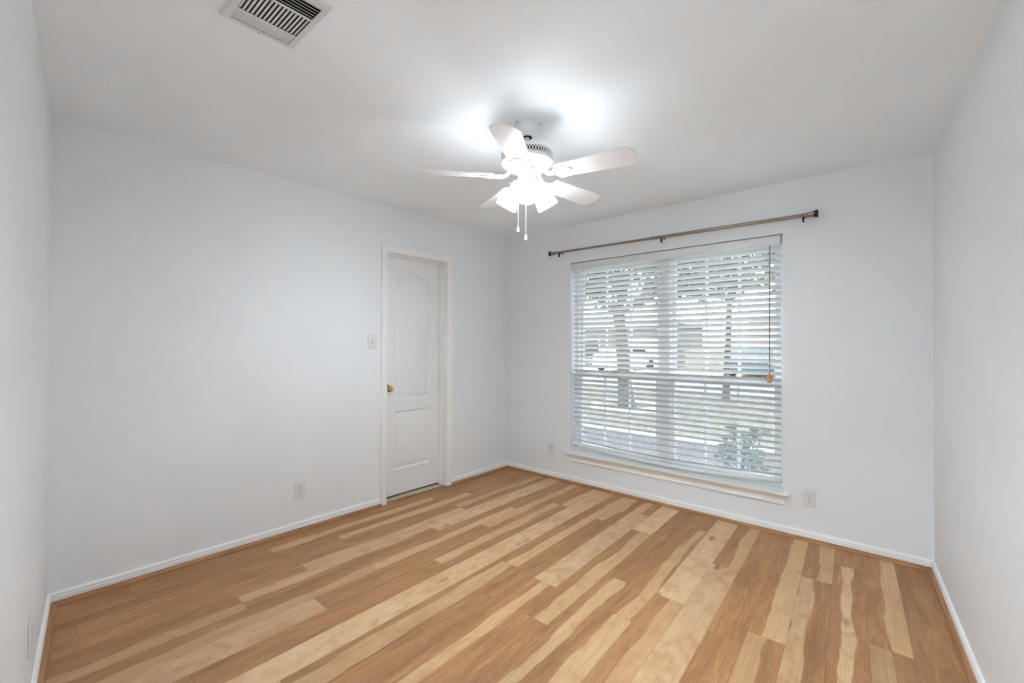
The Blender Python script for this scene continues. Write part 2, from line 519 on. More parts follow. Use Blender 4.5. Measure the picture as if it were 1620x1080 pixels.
# baseboards with a bead on top, and wooden shoe moulding
BASE = [(0, 0), (.013, 0), (.013, .0395), (.0072, .0425), (.0072, .0475), (.0128, .0500), (.0118, .0555), (.007, .0605), (0, .062)]
SHOE = [(.0, .0), (.032, .0), (.0315, .006), (.029, .0125), (.0245, .0175), (.0185, .0205), (.0135, .0215), (0, .0215)]
CAS0, CAS1 = -1.5305, -0.792                # casing outer edges
def mould(prof, name, mat, A, B, inw, mA, mB, label):
    o = MB().sweep(prof, A, B, inw, mA, mB).build(name, MATS[mat], smooth=40)
    return struct(o, label, 'baseboard' if name.startswith('base') else 'shoe moulding')
one = 1.0
inner = math.tan(math.pi / 4 + AR / 2) ** -1
mould(BASE, 'baseboard_left', 'trim_paint', (0, -L), (0, CAS0), (1, 0), 0.9, 0, 'white baseboard on the door wall, between the room corner and the door')
mould(BASE, 'baseboard_left', 'trim_paint', (0, CAS1), (0, 0), (1, 0), 0, one, 'short white baseboard on the door wall, between the door and the window wall')
mould(BASE, 'baseboard_back', 'trim_paint', P0, PR, (0, -1), one, inner, 'white baseboard under the window')
mould(BASE, 'baseboard_right', 'trim_paint', PR, PB, nR, inner, 1, 'white baseboard along the bare right wall')
mould(BASE, 'baseboard_front', 'trim_paint', (HX0 - .06, fy(HX0 - .06)), PL, nF, 0, .9, 'white baseboard along the wall beside the camera')
mould(SHOE, 'trim_1', 'shoe_wood', (0, -L), (0, CAS0 + .002), (1, 0), 0.9, 0, 'wood shoe moulding along the door wall, between the room corner and the door')
mould(SHOE, 'trim_2', 'shoe_wood', (0, CAS1 - .002), (0, 0), (1, 0), 0, one, 'short wood shoe moulding between the door and the far corner')
mould(SHOE, 'trim_3', 'shoe_wood', P0, PR, (0, -1), one, inner, 'wood shoe moulding along the window wall')
mould(SHOE, 'trim_4', 'shoe_wood', PR, PB, nR, inner, 1, 'wood shoe moulding along the bare right wall')
mould(SHOE, 'trim_5', 'shoe_wood', (HX0 - .06, fy(HX0 - .06)), PL, nF, 0, .9, 'wood shoe moulding along the wall beside the camera')

# ------------------------------------------------------------------ door
def poly_offset(pts, d):
    """inset a closed counter-clockwise polygon by d"""
    n = len(pts); out = []
    for i in range(n):
        a, b, c = Vector(pts[i - 1]), Vector(pts[i]), Vector(pts[(i + 1) % n])
        e0 = (b - a).normalized(); e1 = (c - b).normalized()
        n0 = Vector((-e0.y, e0.x)); n1 = Vector((-e1.y, e1.x))
        bis = (n0 + n1); k = bis.length_squared / 2
        out.append(tuple(b + bis / max(k, .3) * d))
    return out

def door():
    X0, X1 = -.131, -.096                   # back, face
    root = MB()
    y0, y1, z0, z1 = DY0 + .004, DY1 - .004, .016, 2.034
    # back and sides
    root.add([(X0, y0, z0), (X0, y1, z0), (X0, y1, z1), (X0, y0, z1), (X1, y0, z0), (X1, y1, z0), (X1, y1, z1), (X1, y0, z1)],
             [(0, 1, 2, 3), (0, 1, 5, 4), (1, 2, 6, 5), (2, 3, 7, 6), (3, 0, 4, 7)])
    slab = root.build('door_1', MATS['door_paint'])
    me = slab.data
    pa, pb = -1.338, -.962
    low = [(pa, .224), (pb, .224), (pb, .720), (pa, .720)]
    up = [(pa, .818), (pb, .818), (pb, 1.858)]
    zc = [(0, 0.0), (.07, .001), (.14, .006), (.22, .020), (.30, .036), (.40, .050), (.5, .0545)]
    arch = [(t, h) for t, h in zc] + [(1 - t, h) for t, h in reversed(zc[:-1])]
    for t, h in reversed(arch[1:-1]):
        up.append((pa + (pb - pa) * t, 1.858 + h))
    up.append((pa, 1.858))
    bm = bmesh.new(); bm.from_mesh(me)
    def ring(pts, x):
        return [bm.verts.new((x, q[0], q[1])) for q in pts]
    outer = ring([(y0, z0), (y1, z0), (y1, z1), (y0, z1)], X1)
    edges = [bm.edges.new((outer[i], outer[(i + 1) % 4])) for i in range(4)]
    holes = []
    for pts in (low, up):
        loops = [ring(pts, X1), ring(poly_offset(pts, .003), X1 - .004), ring(poly_offset(pts, .013), X1 - .0125), ring(poly_offset(pts, .017), X1 - .0125),
                 ring(poly_offset(pts, .043), X1 - .002), ring(poly_offset(pts, .046), X1 - .0015)]
        n = len(pts)
        edges += [bm.edges.new((loops[0][i], loops[0][(i + 1) % n])) for i in range(n)]
        for a, b in zip(loops, loops[1:]):
            for i in range(n):
                bm.faces.new((a[i], a[(i + 1) % n], b[(i + 1) % n], b[i]))
        bm.faces.new(loops[-1])
    bmesh.ops.triangle_fill(bm, use_beauty=True, use_dissolve=False, edges=edges, normal=(1, 0, 0))
    bmesh.ops.remove_doubles(bm, verts=bm.verts, dist=1e-5)
    bmesh.ops.recalc_face_normals(bm, faces=bm.faces)
    bm.to_mesh(me); bm.free()
    me.shade_smooth(); me.set_sharp_from_angle(angle=math.radians(20))
    struct(slab, 'white closet door with arched upper panel and brass knob', 'door')
    # jamb with stop
    mb = MB()
    for a, b in ((DY0 - .02, DY0), (DY1, DY1 + .02)): mb.box((-.115, a, 0), (.0, b, DZ + .02))
    mb.box((-.115, DY0, DZ), (0, DY1, DZ + .02))
    mb.box((-.093, DY0, 0), (-.060, DY0 + .011, DZ)); mb.box((-.093, DY1 - .011, 0), (-.060, DY1, DZ)); mb.box((-.093, DY0, DZ - .011), (-.060, DY1, DZ))
    mb.build('door_jamb', MATS['trim_paint'], slab, bevel=.0015)
    # casing: moulded profile, mitred
    prof = [(0, .0), (.0, .009), (.006, .0115), (.012, .0095), (.018, .011), (.030, .0135), (.040, .0145), (.046, .0175), (.054, .0175), (.057, .013), (.057, 0)]
    mb = MB()
    a, b, zt = DY0 - .003, DY1 + .003, DZ + .003
    paths = [((a, 0), (-1, 0), (a, zt), (-1, 1)), ((a, zt), (-1, 1), (b, zt), (1, 1)), ((b, zt), (1, 1), (b, 0), (1, 0))]
    for (s, so, e, eo) in paths:
        n = len(prof)
        vs = [(x, s[0] + so[0] * w, s[1] + so[1] * w) for w, x in prof] + [(x, e[0] + eo[0] * w, e[1] + eo[1] * w) for w, x in prof]
        mb.add(vs, [tuple(range(n)), tuple(range(n, 2 * n))] + [(i, (i + 1) % n, n + (i + 1) % n, n + i) for i in range(n)])
    mb.build('door_casing', MATS['trim_paint'], slab, smooth=25)
    # brass knob
    M = Matrix.Translation((X1, -1.412, .922)) @ Matrix.Rotation(math.radians(90), 4, 'Y')
    mb = MB().lathe([(.033, 0), (.033, .003), (.029, .007), (.018, .010), (.0125, .012), (.012, .022), (.016, .027), (.0245, .032), (.0275, .041), (.0265, .050), (.021, .056), (.012, .0575), (.0105, .0545), (0, .0545)], 32, M)
    k = mb.build('door_knob', MATS['brass'], slab, smooth=35)
    k['label'] = 'polished brass knob'
    for z in (.25, 1.05, 1.82):
        MB().tube([(-.094, DY1 - .005, z - .045), (-.094, DY1 - .005, z + .045)], .004, 8).build('hinge', MATS['trim_paint'], slab, smooth=40)
    return slab
door()

# ------------------------------------------------------------------ window
def window():
    ya, yb = .095, .150                     # frame depth
    fx0, fx1, fz0, fz1 = WX0, WX1, .285, WZ1
    mb = MB()
    fw = .035
    mb.box((fx0, ya, fz0), (fx0 + fw, yb, fz1)); mb.box((fx1 - fw, ya, fz0), (fx1, yb, fz1))
    mb.box((fx0 + fw, ya, fz0), (fx1 - fw, yb, fz0 + .04)); mb.box((fx0 + fw, ya, fz1 - fw), (fx1 - fw, yb, fz1))
    root = mb.build('window_1', MATS['vinyl_white'], bevel=.002)
    struct(root, 'wide white double window with grid panes behind the blinds', 'window')
    mx = 1.662
    MB().box((mx - .047, ya - .01, fz0 + .04), (mx + .047, yb, fz1 - fw)).build('mullion', MATS['vinyl_white'], root, bevel=.002)
    zm = 1.018
    for (a, b) in ((fx0 + fw, mx - .047), (mx + .047, fx1 - fw)):
        for (z0, z1, y0, y1, nm) in ((zm - .02, fz1 - fw, .125, .148, 'upper_sash'), (fz0 + .04, zm + .022, .098, .121, 'lower_sash')):
            sw = .034
            mb = MB()
            mb.box((a, y0, z0), (a + sw, y1, z1)); mb.box((b - sw, y0, z0), (b, y1, z1))
            mb.box((a + sw, y0, z0), (b - sw, y1, z0 + sw)); mb.box((a + sw, y0, z1 - sw), (b - sw, y1, z1))
            s = mb.build(nm, MATS['vinyl_white'], root, bevel=.002)
            ym = (y0 + y1) / 2
            MB().box((a + sw, ym - .002, z0 + sw), (b - sw, ym + .002, z1 - sw)).build('glass_pane', MATS['window_glass'], s)
            mb = MB()
            for t in (1 / 3, 2 / 3):
                x = a + sw + (b - a - 2 * sw) * t
                mb.box((x - .010, ym - .006, z0 + sw), (x + .010, ym + .006, z1 - sw))
            mb.build('muntin_grid', MATS['vinyl_white'], s)
        MB().box((a + .01, .1495, fz0 + .05), (b - .01, .1505, zm)).build('insect_screen', MATS['insect_mesh'], root)
        MB().box(((a + b) / 2 - .03, .085, zm + .0225), ((a + b) / 2 + .03, .118, zm + .034)).build('sash_lock', MATS['vinyl_white'], root, bevel=.003)
    # sill board and apron
    mb = MB()
    mb.box((WX0 - .042, -.047, .2785), (WX1 + .042, 0, .2865)); mb.box((WX0, 0, .2785), (WX1, .10, .2865))
    mb.build('window_sill', MATS['trim_paint'], root, bevel=.0025, seg=3)
    ap = [(0, .205), (.010, .205), (.014, .2085), (.014, .218), (.0095, .2225), (.0105, .236), (.014, .246), (.021, .2575), (.031, .267), (.041, .275), (.0415, .2785), (0, .2785)]
    MB().sweep(ap, (WX0 - .012, 0), (WX1 + .012, 0), (0, -1)).build('apron', MATS['trim_paint'], root, smooth=25)
    return root
window()

# ------------------------------------------------------------------ blind
def blind():
    bx0, bx1, yc = .792, 2.517, .050
    t = thing('window_blind', (1.6545, yc, 2.05))
    tag(t, 'wide white two-inch slat blind hanging in the window, bottom rail sagging', 'blind')
    o = Vector((1.6545, yc, 2.05))
    def put(mb, name, mat, parent=t, **k):
        mb.v = [q - o for q in mb.v]
        return mb.build(name, MATS[mat], parent, **k)
    mb = MB(); mb.box((bx0 + .004, yc - .022, 2.008), (bx1 - .004, yc + .025, 2.063)); put(mb, 'headrail', 'vinyl_white', bevel=.002)
    vp = [(.0, 1.996), (.006, 1.996), (.0075, 2.004), (.006, 2.010), (.0075, 2.016), (.0075, 2.036), (.009, 2.044), (.009, 2.052), (.0, 2.052)]
    mb = MB().sweep(vp, (bx0, yc - .028), (bx1 - .006, yc - .028), (0, -1)); put(mb, 'valance', 'slat_white', smooth=30)
    rnd = random.Random(4)
    nS, zt, pitch = 37, 1.968, .0437
    def sag(x, z):
        """the lowest slats follow the bent bottom rail"""
        f = max(0.0, min(1.0, (.62 - z) / .27))
        q = (x - bx0) / (bx1 - bx0)
        c = .047 * (1 - (2 * q - 1.06) ** 2) - .012 * (1 - q) * 0
        return -c * f * f * .95
    zb = .358
    nx = 14
    for i in range(nS):
        z = zt - pitch * i
        if i >= nS - 1: z += .004
        tilt = math.radians(31 + rnd.uniform(-1.6, 1.6))
        dz = rnd.uniform(-.0012, .0012)
        if i == 11: tilt += math.radians(6); dz -= .004
        if i == 2: tilt -= math.radians(3)
        rl = rnd.uniform(-.0016, .0016)
        vs, fs = [], []
        prof = []
        for q in range(7):
            w = -.025 + .05 * q / 6
            prof.append((w, .0022 * (1 - (w / .025) ** 2) + .0014))
        low_ = [(w, h - .0028) for w, h in reversed(prof)]
        ring = prof + low_
        n = len(ring)
        for j in range(nx + 1):
            x = bx0 + .003 + rnd.uniform(-.0005, .0005) * (j in (0, nx)) + (bx1 - bx0 - .007) * j / nx
            zz = z + dz + sag(x, z) + rl * (j / nx - .5) * 2
            for w, h in ring:
                # the room-side edge (w < 0) stands high
                vs.append((x, yc + w * math.cos(tilt) + h * math.sin(tilt), zz - w * math.sin(tilt) + h * math.cos(tilt)))
        for j in range(nx):
            for k in range(n):
                fs.append((j * n + k, j * n + (k + 1) % n, (j + 1) * n + (k + 1) % n, (j + 1) * n + k))
        fs += [tuple(range(n)), tuple(reversed(range(nx * n, nx * n + n)))]
        put(MB().add(vs, fs), 'slat', 'slat_white', smooth=35)
    # bottom rail, bent
    vs, fs = [], []
    rp = [(-.025, -.006), (-.022, -.010), (.022, -.010), (.025, -.006), (.025, .005), (.021, .0085), (-.021, .0085), (-.025, .005)]
    tl = math.radians(30)
    for j in range(21):
        x = bx0 + .002 + (bx1 - bx0 - .006) * j / 20
        q = (x - bx0) / (bx1 - bx0)
        zz = zb + sag(x, .35) - .002
        for w, h in rp:
            vs.append((x, yc + w * math.cos(tl) + h * math.sin(tl), zz - w * math.sin(tl) + h * 1.2))
    n = len(rp)
    for j in range(20):
        for k in range(n):
            fs.append((j * n + k, j * n + (k + 1) % n, (j + 1) * n + (k + 1) % n, (j + 1) * n + k))
    fs += [tuple(range(n)), tuple(reversed(range(20 * n, 21 * n)))]
    put(MB().add(vs, fs), 'bottom_rail', 'slat_white', smooth=35)
    for x in (.911, 1.218, 1.513, 1.814, 2.107, 2.393):
        mb = MB()
        z1 = zb + sag(x, .35) - .012
        for yy in (yc - .0275, yc + .0275):
            mb.tube([(x, yy, 2.008), (x, yy, z1)], .0008, 5)
        put(mb, 'ladder_cord', 'cord_grey')
    # lift cord with wooden tassels in front of the slats
    cx, cy = 2.447, yc - .041
    mb = MB()
    mb.tube([(cx, cy + .004, 1.998), (cx + .001, cy, 1.75), (cx, cy, 1.085)], .0024, 6)
    mb.tube([(cx + .005, cy + .004, 1.998), (cx + .0035, cy, 1.75), (cx + .003, cy, 1.085)], .0018, 6)
    c = put(mb, 'lift_cord', 'cord_tan'); c['label'] = 'tan lift cord'
    bell = [(.0, .018), (.004, .0175), (.006, .012), (.009, .0), (.0125, -.010), (.011, -.0135), (0, -.0135)]
    for dx, dy, dz in ((-.009, .002, 1.068), (.010, .003, 1.066), (.000, -.008, 1.060), (.005, -.006, 1.045), (-.003, .0, 1.043)):
        mb = MB().lathe(bell, 14, Matrix.Translation((cx + dx, cy + dy, dz)))
        a = put(mb, 'tassel', 'tassel_wood', smooth=40)
    # tilt cords behind the slats at the left
    for x, zt_ in ((.868, 1.205), (.862, 1.005)):
        mb = MB().tube([(x, yc + .034, 2.01), (x, yc + .034, zt_ + .02)], .0011, 5)
        put(mb, 'tilt_cord', 'cord_grey')
        mb = MB().lathe([(q * .62, h) for q, h in bell], 12, Matrix.Translation((x, yc + .034, zt_)))
        put(mb, 'tassel', 'tassel_wood', smooth=40)
    return t
blind()

# ------------------------------------------------------------------ curtain rod
def curtain_rod():
    y, zl, zr = -.062, 2.168, 2.150
    Z = lambda x: zl + (zr - zl) * (x - .6) / (2.72 - .6)
    t = thing('curtain_rod', (1.65, 0, 2.15))
    tag(t, 'long brushed nickel curtain rod with flared ends above the window', 'curtain rod')
    o = Vector((1.65, 0, 2.15))
    def put(mb, name, mat, parent=t, **k):
        mb.v = [q - o for q in mb.v]
        return mb.build(name, MATS[mat], parent, **k)
    put(MB().tube([(.655, y, Z(.655)), (1.70, y, Z(1.70))], .0100, 16), 'inner_tube', 'nickel', smooth=40)
    mb = MB().tube([(1.60, y, Z(1.60)), (2.675, y, Z(2.675))], .0118, 16)
    mb.tube([(1.655, y, Z(1.655)), (1.668, y, Z(1.668))], .0135, 16)
    put(mb, 'outer_tube', 'nickel', smooth=40)
    for x, sg in ((.662, -1), (2.668, 1)):
        M = Matrix.Translation((x, y, Z(x))) @ Matrix.Rotation(math.radians(90 * sg), 4, 'Y')
        f = put(MB().lathe([(.0135, -.012), (.0135, 0), (.0105, .003), (.0105, .007), (.0135, .009), (.0145, .020), (.0175, .040), (.0205, .052)], 24, M), 'finial', 'nickel', smooth=40)
        mb = MB().lathe([(.0210, .052), (.0245, .066), (.0245, .072), (.021, .074), (0, .074)], 24, M)
        put(mb, 'finial_cap', 'dark_nickel', f, smooth=40)
    for x in (.702, 1.697, 2.678 - .018):
        z = Z(x)
        mb = MB()
        mb.box((x - .006, -.002, z - .008), (x + .006, 0, z + .008))
        mb.box((x - .003, y, z - .007), (x + .003, -.002, z - .002))
        mb.box((x - .0055, y - .005, z - .044), (x + .0055, y + .005, z - .011))
        mb.tube([(x, y + .013 * math.cos(a), z + .013 * math.sin(a)) for a in [math.radians(q) for q in range(180, 361, 20)]], .0028, 6)
        mb.lathe([(.004, 0), (.004, .009), (0, .010)], 10, Matrix.Translation((x, y - .004, z - .030)) @ Matrix.Rotation(math.radians(90), 4, 'X'))
        put(mb, 'bracket', 'dark_nickel')
curtain_rod()

# ------------------------------------------------------------------ outlets and switch
def plate_base(name, w=.0725, h=.116):
    t = thing(name, (0, 0, 0))
    mb = MB().box((-w / 2, 0, -h / 2), (w / 2, .006, h / 2))
    mb.build('cover_plate', MATS['plastic_white'], t, bevel=.003, seg=3)
    return t
def outlet():
    t = plate_base('wall_outlet')
    for dz in (.0195, -.0195):
        pts = []
        for k in range(28):
            a = 2 * math.pi * k / 28
            pts.append((.0172 * math.cos(a), max(-.0142, min(.0142, .0172 * math.sin(a)))))
        M = Matrix.Translation((0, 0, dz)) @ Matrix.Rotation(math.radians(90), 4, 'X') @ Matrix.Scale(-1, 4, (0, 0, 1))
        mb = MB().prism(pts, .0055, .0072, M)
        f = mb.build('socket', MATS['plastic_white'], t)
        mb = MB()
        mb.box((-.0075, .0068, dz + .0005), (-.0052, .0075, dz + .0085)); mb.box((.0052, .0068, dz + .0015), (.0075, .0075, dz + .0085))
        mb.lathe([(.0027, .0068), (.0027, .0075), (0, .0075)], 12, Matrix.Translation((0, 0, dz - .0068)) @ Matrix.Rotation(math.radians(-90), 4, 'X'))
        mb.build('slots', MATS['slot_dark'], f)
    MB().lathe([(.0033, .0055), (.0033, .0066), (.002, .0072), (0, .0072)], 12, Matrix.Rotation(math.radians(-90), 4, 'X')).build('screw', MATS['screw_metal'], t)
    return t
OG = 'duplex outlets on the walls'
ang_front = -AF
o1 = outlet()
spots = [((0, -2.166, .278), -90, 'white wall outlet on the door wall, left of the door'),
         ((.569, 0, .285), 180, 'white wall outlet beside the left end of the window sill'),
         ((2.685, 0, .281), 180, 'white wall outlet beside the right end of the window sill'),
         ((.868, -L - tf * .868, .268), math.degrees(ang_front), 'white wall outlet on the wall beside the camera, seen edge-on')]
for i, (loc, rz, lab) in enumerate(spots):
    o = o1 if i == 0 else copy_tree(o1)
    o.location = loc; o.rotation_euler.z = math.radians(rz)
    tag(o, lab, 'outlet', OG)

def switch():
    t = plate_base('light_switch', .074, .118)
    MB().box((-.0052, .005, -.012), (.0052, .0068, .012)).build('switch_slot', MATS['plastic_white'], t, bevel=.001)
    mb = MB().box((-.0042, .0, -.004), (.0042, .014, .004), Matrix.Translation((0, .005, 0)) @ Matrix.Rotation(math.radians(-28), 4, 'X'))
    mb.build('toggle', MATS['plastic_white'], t, bevel=.001)
    for z in (.030, -.030):
        MB().lathe([(.0032, .0055), (.0032, .0065), (.002, .0072), (0, .0072)], 12, Matrix.Translation((0, 0, z)) @ Matrix.Rotation(math.radians(-90), 4, 'X')).build('screw', MATS['screw_metal'], t)
    t.location = (0, -1.6115, 1.311); t.rotation_euler.z = math.radians(-90)
    tag(t, 'white toggle light switch on the wall left of the door', 'light switch')
switch()

# ------------------------------------------------------------------ ceiling vent
def vent():
    x0, x1, y0, y1 = 1.414, 1.736, -3.069, -2.820
    t = thing('ceiling_vent', ((x0 + x1) / 2, (y0 + y1) / 2, H))
    tag(t, 'white three-way air register in the ceiling above the left side', 'vent')
    o = Vector(((x0 + x1) / 2, (y0 + y1) / 2, H))
    def put(mb, name, mat, parent=t, **k):
        mb.v = [q - o for q in mb.v]
        return mb.build(name, MATS[mat], parent, **k)
    A = [(1.440, 1.497), (1.506, 1.622), (1.632, 1.704)]      # three louvre fields
    ya, yb = -3.040, -2.848
    zf = H - .010
    mb = MB()
    # face plate as strips round the fields, with sloping rim
    xs = [x0 + .008, A[0][0], A[0][1], A[1][0], A[1][1], A[2][0], A[2][1], x1 - .008]
    for a, b in ((0, 1), (2, 3), (4, 5), (6, 7)): mb.box((xs[a], y0 + .008, zf), (xs[b], y1 - .008, zf + .0015))
    for a, b in ((1, 2), (3, 4), (5, 6)):
        mb.box((xs[a], y0 + .008, zf), (xs[b], ya, zf + .0015)); mb.box((xs[a], yb, zf), (xs[b], y1 - .008, zf + .0015))
    rim_o = [(x0, y0, H), (x1, y0, H), (x1, y1, H), (x0, y1, H)]
    rim_i = [(x0 + .008, y0 + .008, zf), (x1 - .008, y0 + .008, zf), (x1 - .008, y1 - .008, zf), (x0 + .008, y1 - .008, zf)]
    mb.add(rim_o + rim_i, [(i, (i + 1) % 4, 4 + (i + 1) % 4, 4 + i) for i in range(4)])
    put(mb, 'face_plate', 'register_white')
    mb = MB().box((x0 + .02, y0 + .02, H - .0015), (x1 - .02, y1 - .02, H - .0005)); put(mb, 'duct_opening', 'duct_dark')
    def louvre(field, along_y, n, ang, name='louver'):
        fa, fb = field
        for i in range(n):
            f = (i + .5) / n
            if along_y:
                x = fa + (fb - fa) * f
                wd_ = (fb - fa) / n * (.37 if ang < 0 else .62)
                M = Matrix.Translation((x, 0, zf + .0035)) @ Matrix.Rotation(math.radians(ang), 4, 'Y')
                put(MB().box((-wd_, ya, -.0004), (wd_, yb, .0004), M), name, 'register_white')
            else:
                y = ya + (yb - ya) * f
                wd_ = (yb - ya) / n * .36
                M = Matrix.Translation((0, y, zf + .0032)) @ Matrix.Rotation(math.radians(ang), 4, 'X')
                put(MB().box((fa, -wd_, -.0004), (fb, wd_, .0004), M), name, 'register_white')
    louvre(A[0], True, 6, -7)
    louvre(A[1], False, 15, 20)
    louvre(A[2], True, 5, 32)
    for y in ((y0 + y1) / 2,):
        for x in (x0 + .013, x1 - .013):
            put(MB().lathe([(0, -.0026), (.002, -.0024), (.0035, -.001), (.0035, 0)], 12, Matrix.Translation((x, y, zf))), 'screw', 'screw_metal')
vent()

# ------------------------------------------------------------------ ceiling fan
def fan():
    cx, cy = 1.7158, -1.7823
    t = thing('ceiling_fan', (cx, cy, H))
    tag(t, 'white five-blade ceiling fan with three lit glass shades and pull chains', 'ceiling fan')
    Zc = lambda z: z - H
    lath = lambda prof, n=40, M=None: MB().lathe([(r, Zc(z)) for r, z in prof], n, M)
    ca = lath([(.0, 2.415), (.064, 2.4145), (.0655, 2.409), (.0655, 2.398), (.063, 2.384), (.057, 2.368), (.049, 2.356), (.041, 2.349), (.036, 2.3475), (0, 2.3475)]).build('canopy', MATS['fan_white'], t, smooth=40)
    for a in (20, 140, 260):
        a = math.radians(a); mb = MB()
        mb.lathe([(.004, 0), (.004, .004), (.002, .006), (0, .006)], 10, Matrix.Translation((.0645 * math.cos(a), .0645 * math.sin(a), Zc(2.404))) @ Matrix.Rotation(a, 4, 'Z') @ Matrix.Rotation(math.radians(90), 4, 'Y'))
        mb.build('canopy_screw', MATS['screw_metal'], ca)
    lath([(.026, 2.3485), (.026, 2.3465), (.0, 2.3465)]).build('canopy_ring', MATS['duct_dark'], ca)
    lath([(.0115, 2.36), (.0115, 2.325), (.019, 2.322), (.021, 2.312), (.024, 2.300), (.033, 2.292), (.033, 2.288), (0, 2.288)]).build('downrod', MATS['fan_white'], t, smooth=40)
    mo = lath([(.0, 2.2925), (.060, 2.2925), (.095, 2.287), (.118, 2.276), (.127, 2.266), (.129, 2.262), (.129, 2.222), (.1315, 2.220), (.1315, 2.214), (.127, 2.211), (.116, 2.2005), (.102, 2.190), (.094, 2.1865), (.060, 2.1855), (.052, 2.190), (0, 2.190)], 56).build('motor_housing', MATS['fan_white'], t, smooth=30)
    # vent band: dark ring behind a lattice of thin diagonal bars
    mb = MB(); mb.shell([(.1294, Zc(2.2585)), (.1294, Zc(2.2275))], 72)
    mb.build('vent_band', MATS['duct_dark'], mo)
    mb = MB()
    nb = 56
    for i in range(nb):
        for sg in (1, -1):
            pts = []
            for j in range(4):
                a = 2 * math.pi * (i + sg * (j / 3 - .5) * 1.0) / nb
                pts.append((.1303 * math.cos(a), .1303 * math.sin(a), Zc(2.2595 - .033 * j / 3)))
            mb.tube(pts, .0021, 5)
    for z in (2.2595, 2.2265):
        mb.tube([(.1303 * math.cos(2 * math.pi * k / 48), .1303 * math.sin(2 * math.pi * k / 48), Zc(z)) for k in range(49)], .0026, 6)
    mb.build('vent_lattice', MATS['fan_white'], mo)
    mb = MB()
    for i in range(30):
        a = 2 * math.pi * i / 30
        M = Matrix.Rotation(a, 4, 'Z') @ Matrix.Translation((.109, 0, Zc(2.1955))) @ Matrix.Rotation(math.radians(-38), 4, 'Y')
        mb.box((-.010, -.0022, -.0012), (.010, .0022, .0006), M)
    mb.build('vent_slots', MATS['cord_grey'], mo)
    # blades
    tip = [(.170, -.052), (.178, -.055), (.30, -.0605), (.42, -.0655), (.516, -.068), (.524, -.065), (.553, -.040), (.556, -.034), (.557, 0)]
    outline = tip + [(x, -y) for x, y in reversed(tip[:-1])]
    for i in range(5):
        th = math.radians(-60.5 + 72 * i)
        M = Matrix.Rotation(th, 4, 'Z') @ Matrix.Translation((0, 0, Zc(2.147))) @ Matrix.Rotation(math.radians(-12), 4, 'X')
        bl = MB().prism(outline, -.0030, .0030, M).build('blade', MATS['fan_white'], t, bevel=.0012)
        # ornate iron: scalloped plate under the blade and a bent arm to the motor
        mb = MB()
        half = [(.128, .013), (.150, .016), (.160, .027), (.164, .045), (.176, .0535), (.196, .0545), (.206, .047), (.208, .036), (.216, .030), (.226, .026), (.234, .017), (.240, .008), (.243, 0)]
        plate = [(x, -y) for x, y in half] + [(x, y) for x, y in reversed(half[:-1])]
        mb.prism(plate, -.0072, -.0031, M)
        for sx, sy in ((.192, .040), (.192, -.040), (.226, 0)):
            mb.lathe([(0, -.0105), (.003, -.010), (.0045, -.0085), (.0045, -.007)], 10, M @ Matrix.Translation((sx, sy, 0)))
        for sy in (.018, -.018):
            mb.tube([(.152, sy, -.006), (.172, sy * 1.7, -.0075), (.196, sy * 1.9, -.0072)], .0035, 6, M)
        Mr = Matrix.Rotation(th, 4, 'Z')
        mb.tube([(.076, 0, Zc(2.187)), (.084, 0, Zc(2.176)), (.098, 0, Zc(2.158)), (.116, 0, Zc(2.145)), (.140, 0, Zc(2.143)), (.155, 0, Zc(2.143))], [.012, .011, .009, .0095, .012, .012], 10, Mr)
        mb.build('blade_iron', MATS['fan_white'], bl, smooth=40)
    # switch housing and lamps
    sh = lath([(.030, 2.190), (.041, 2.186), (.0435, 2.180), (.0435, 2.136), (.047, 2.132), (.047, 2.124), (.042, 2.116), (.034, 2.108), (.018, 2.102), (.008, 2.098), (.0, 2.096)]).build('switch_housing', MATS['fan_white'], t, smooth=35)
    base = math.atan2(-3.5491 - cy, 3.1662 - cx)
    TL = math.radians(34)
    for k in range(3):
        a = base + math.radians(120) * k
        M = Matrix.Rotation(a, 4, 'Z') @ Matrix.Translation((.050, 0, Zc(2.128))) @ Matrix.Rotation(math.pi - TL, 4, 'Y')
        s = MB()
        s.lathe([(.0, -.022), (.012, -.020), (.014, -.004), (.024, .000), (.0285, .006), (.0295, .030), (.027, .033), (.022, .033), (0, .033)], 24, M)
        fit = s.build('lamp_socket', MATS['fan_white'], t, smooth=35)
        for q in range(3):
            b = 2 * math.pi * q / 3 + .4
            MB().lathe([(.002, 0), (.002, .009), (.0035, .0095), (.0035, .012), (0, .012)], 8, M @ Matrix.Rotation(b, 4, 'Z') @ Matrix.Translation((.028, 0, .022)) @ Matrix.Rotation(math.radians(90), 4, 'Y')).build('thumb_screw', MATS['screw_metal'], fit)
        prof = [(.0255, .030), (.0265, .036), (.031, .044), (.038, .056), (.0445, .074), (.0495, .096), (.0535, .120), (.0555, .140), (.0545, .1415), (.052, .120), (.048, .096), (.043, .074), (.0365, .056), (.0295, .045), (.0245, .037)]
        g = MB().shell(prof, 36, M).build('lamp_shade', MATS['lit_frosted_glass'], t, smooth=60)
        g['label'] = 'lit frosted glass bell shade'
        bp = [(.0, .034), (.011, .036), (.0125, .050), (.018, .062), (.0245, .076), (.026, .088), (.022, .103), (.012, .112), (0, .114)]
        MB().lathe(bp, 24, M).build('bulb', MATS['lit_bulb'], g, smooth=60)
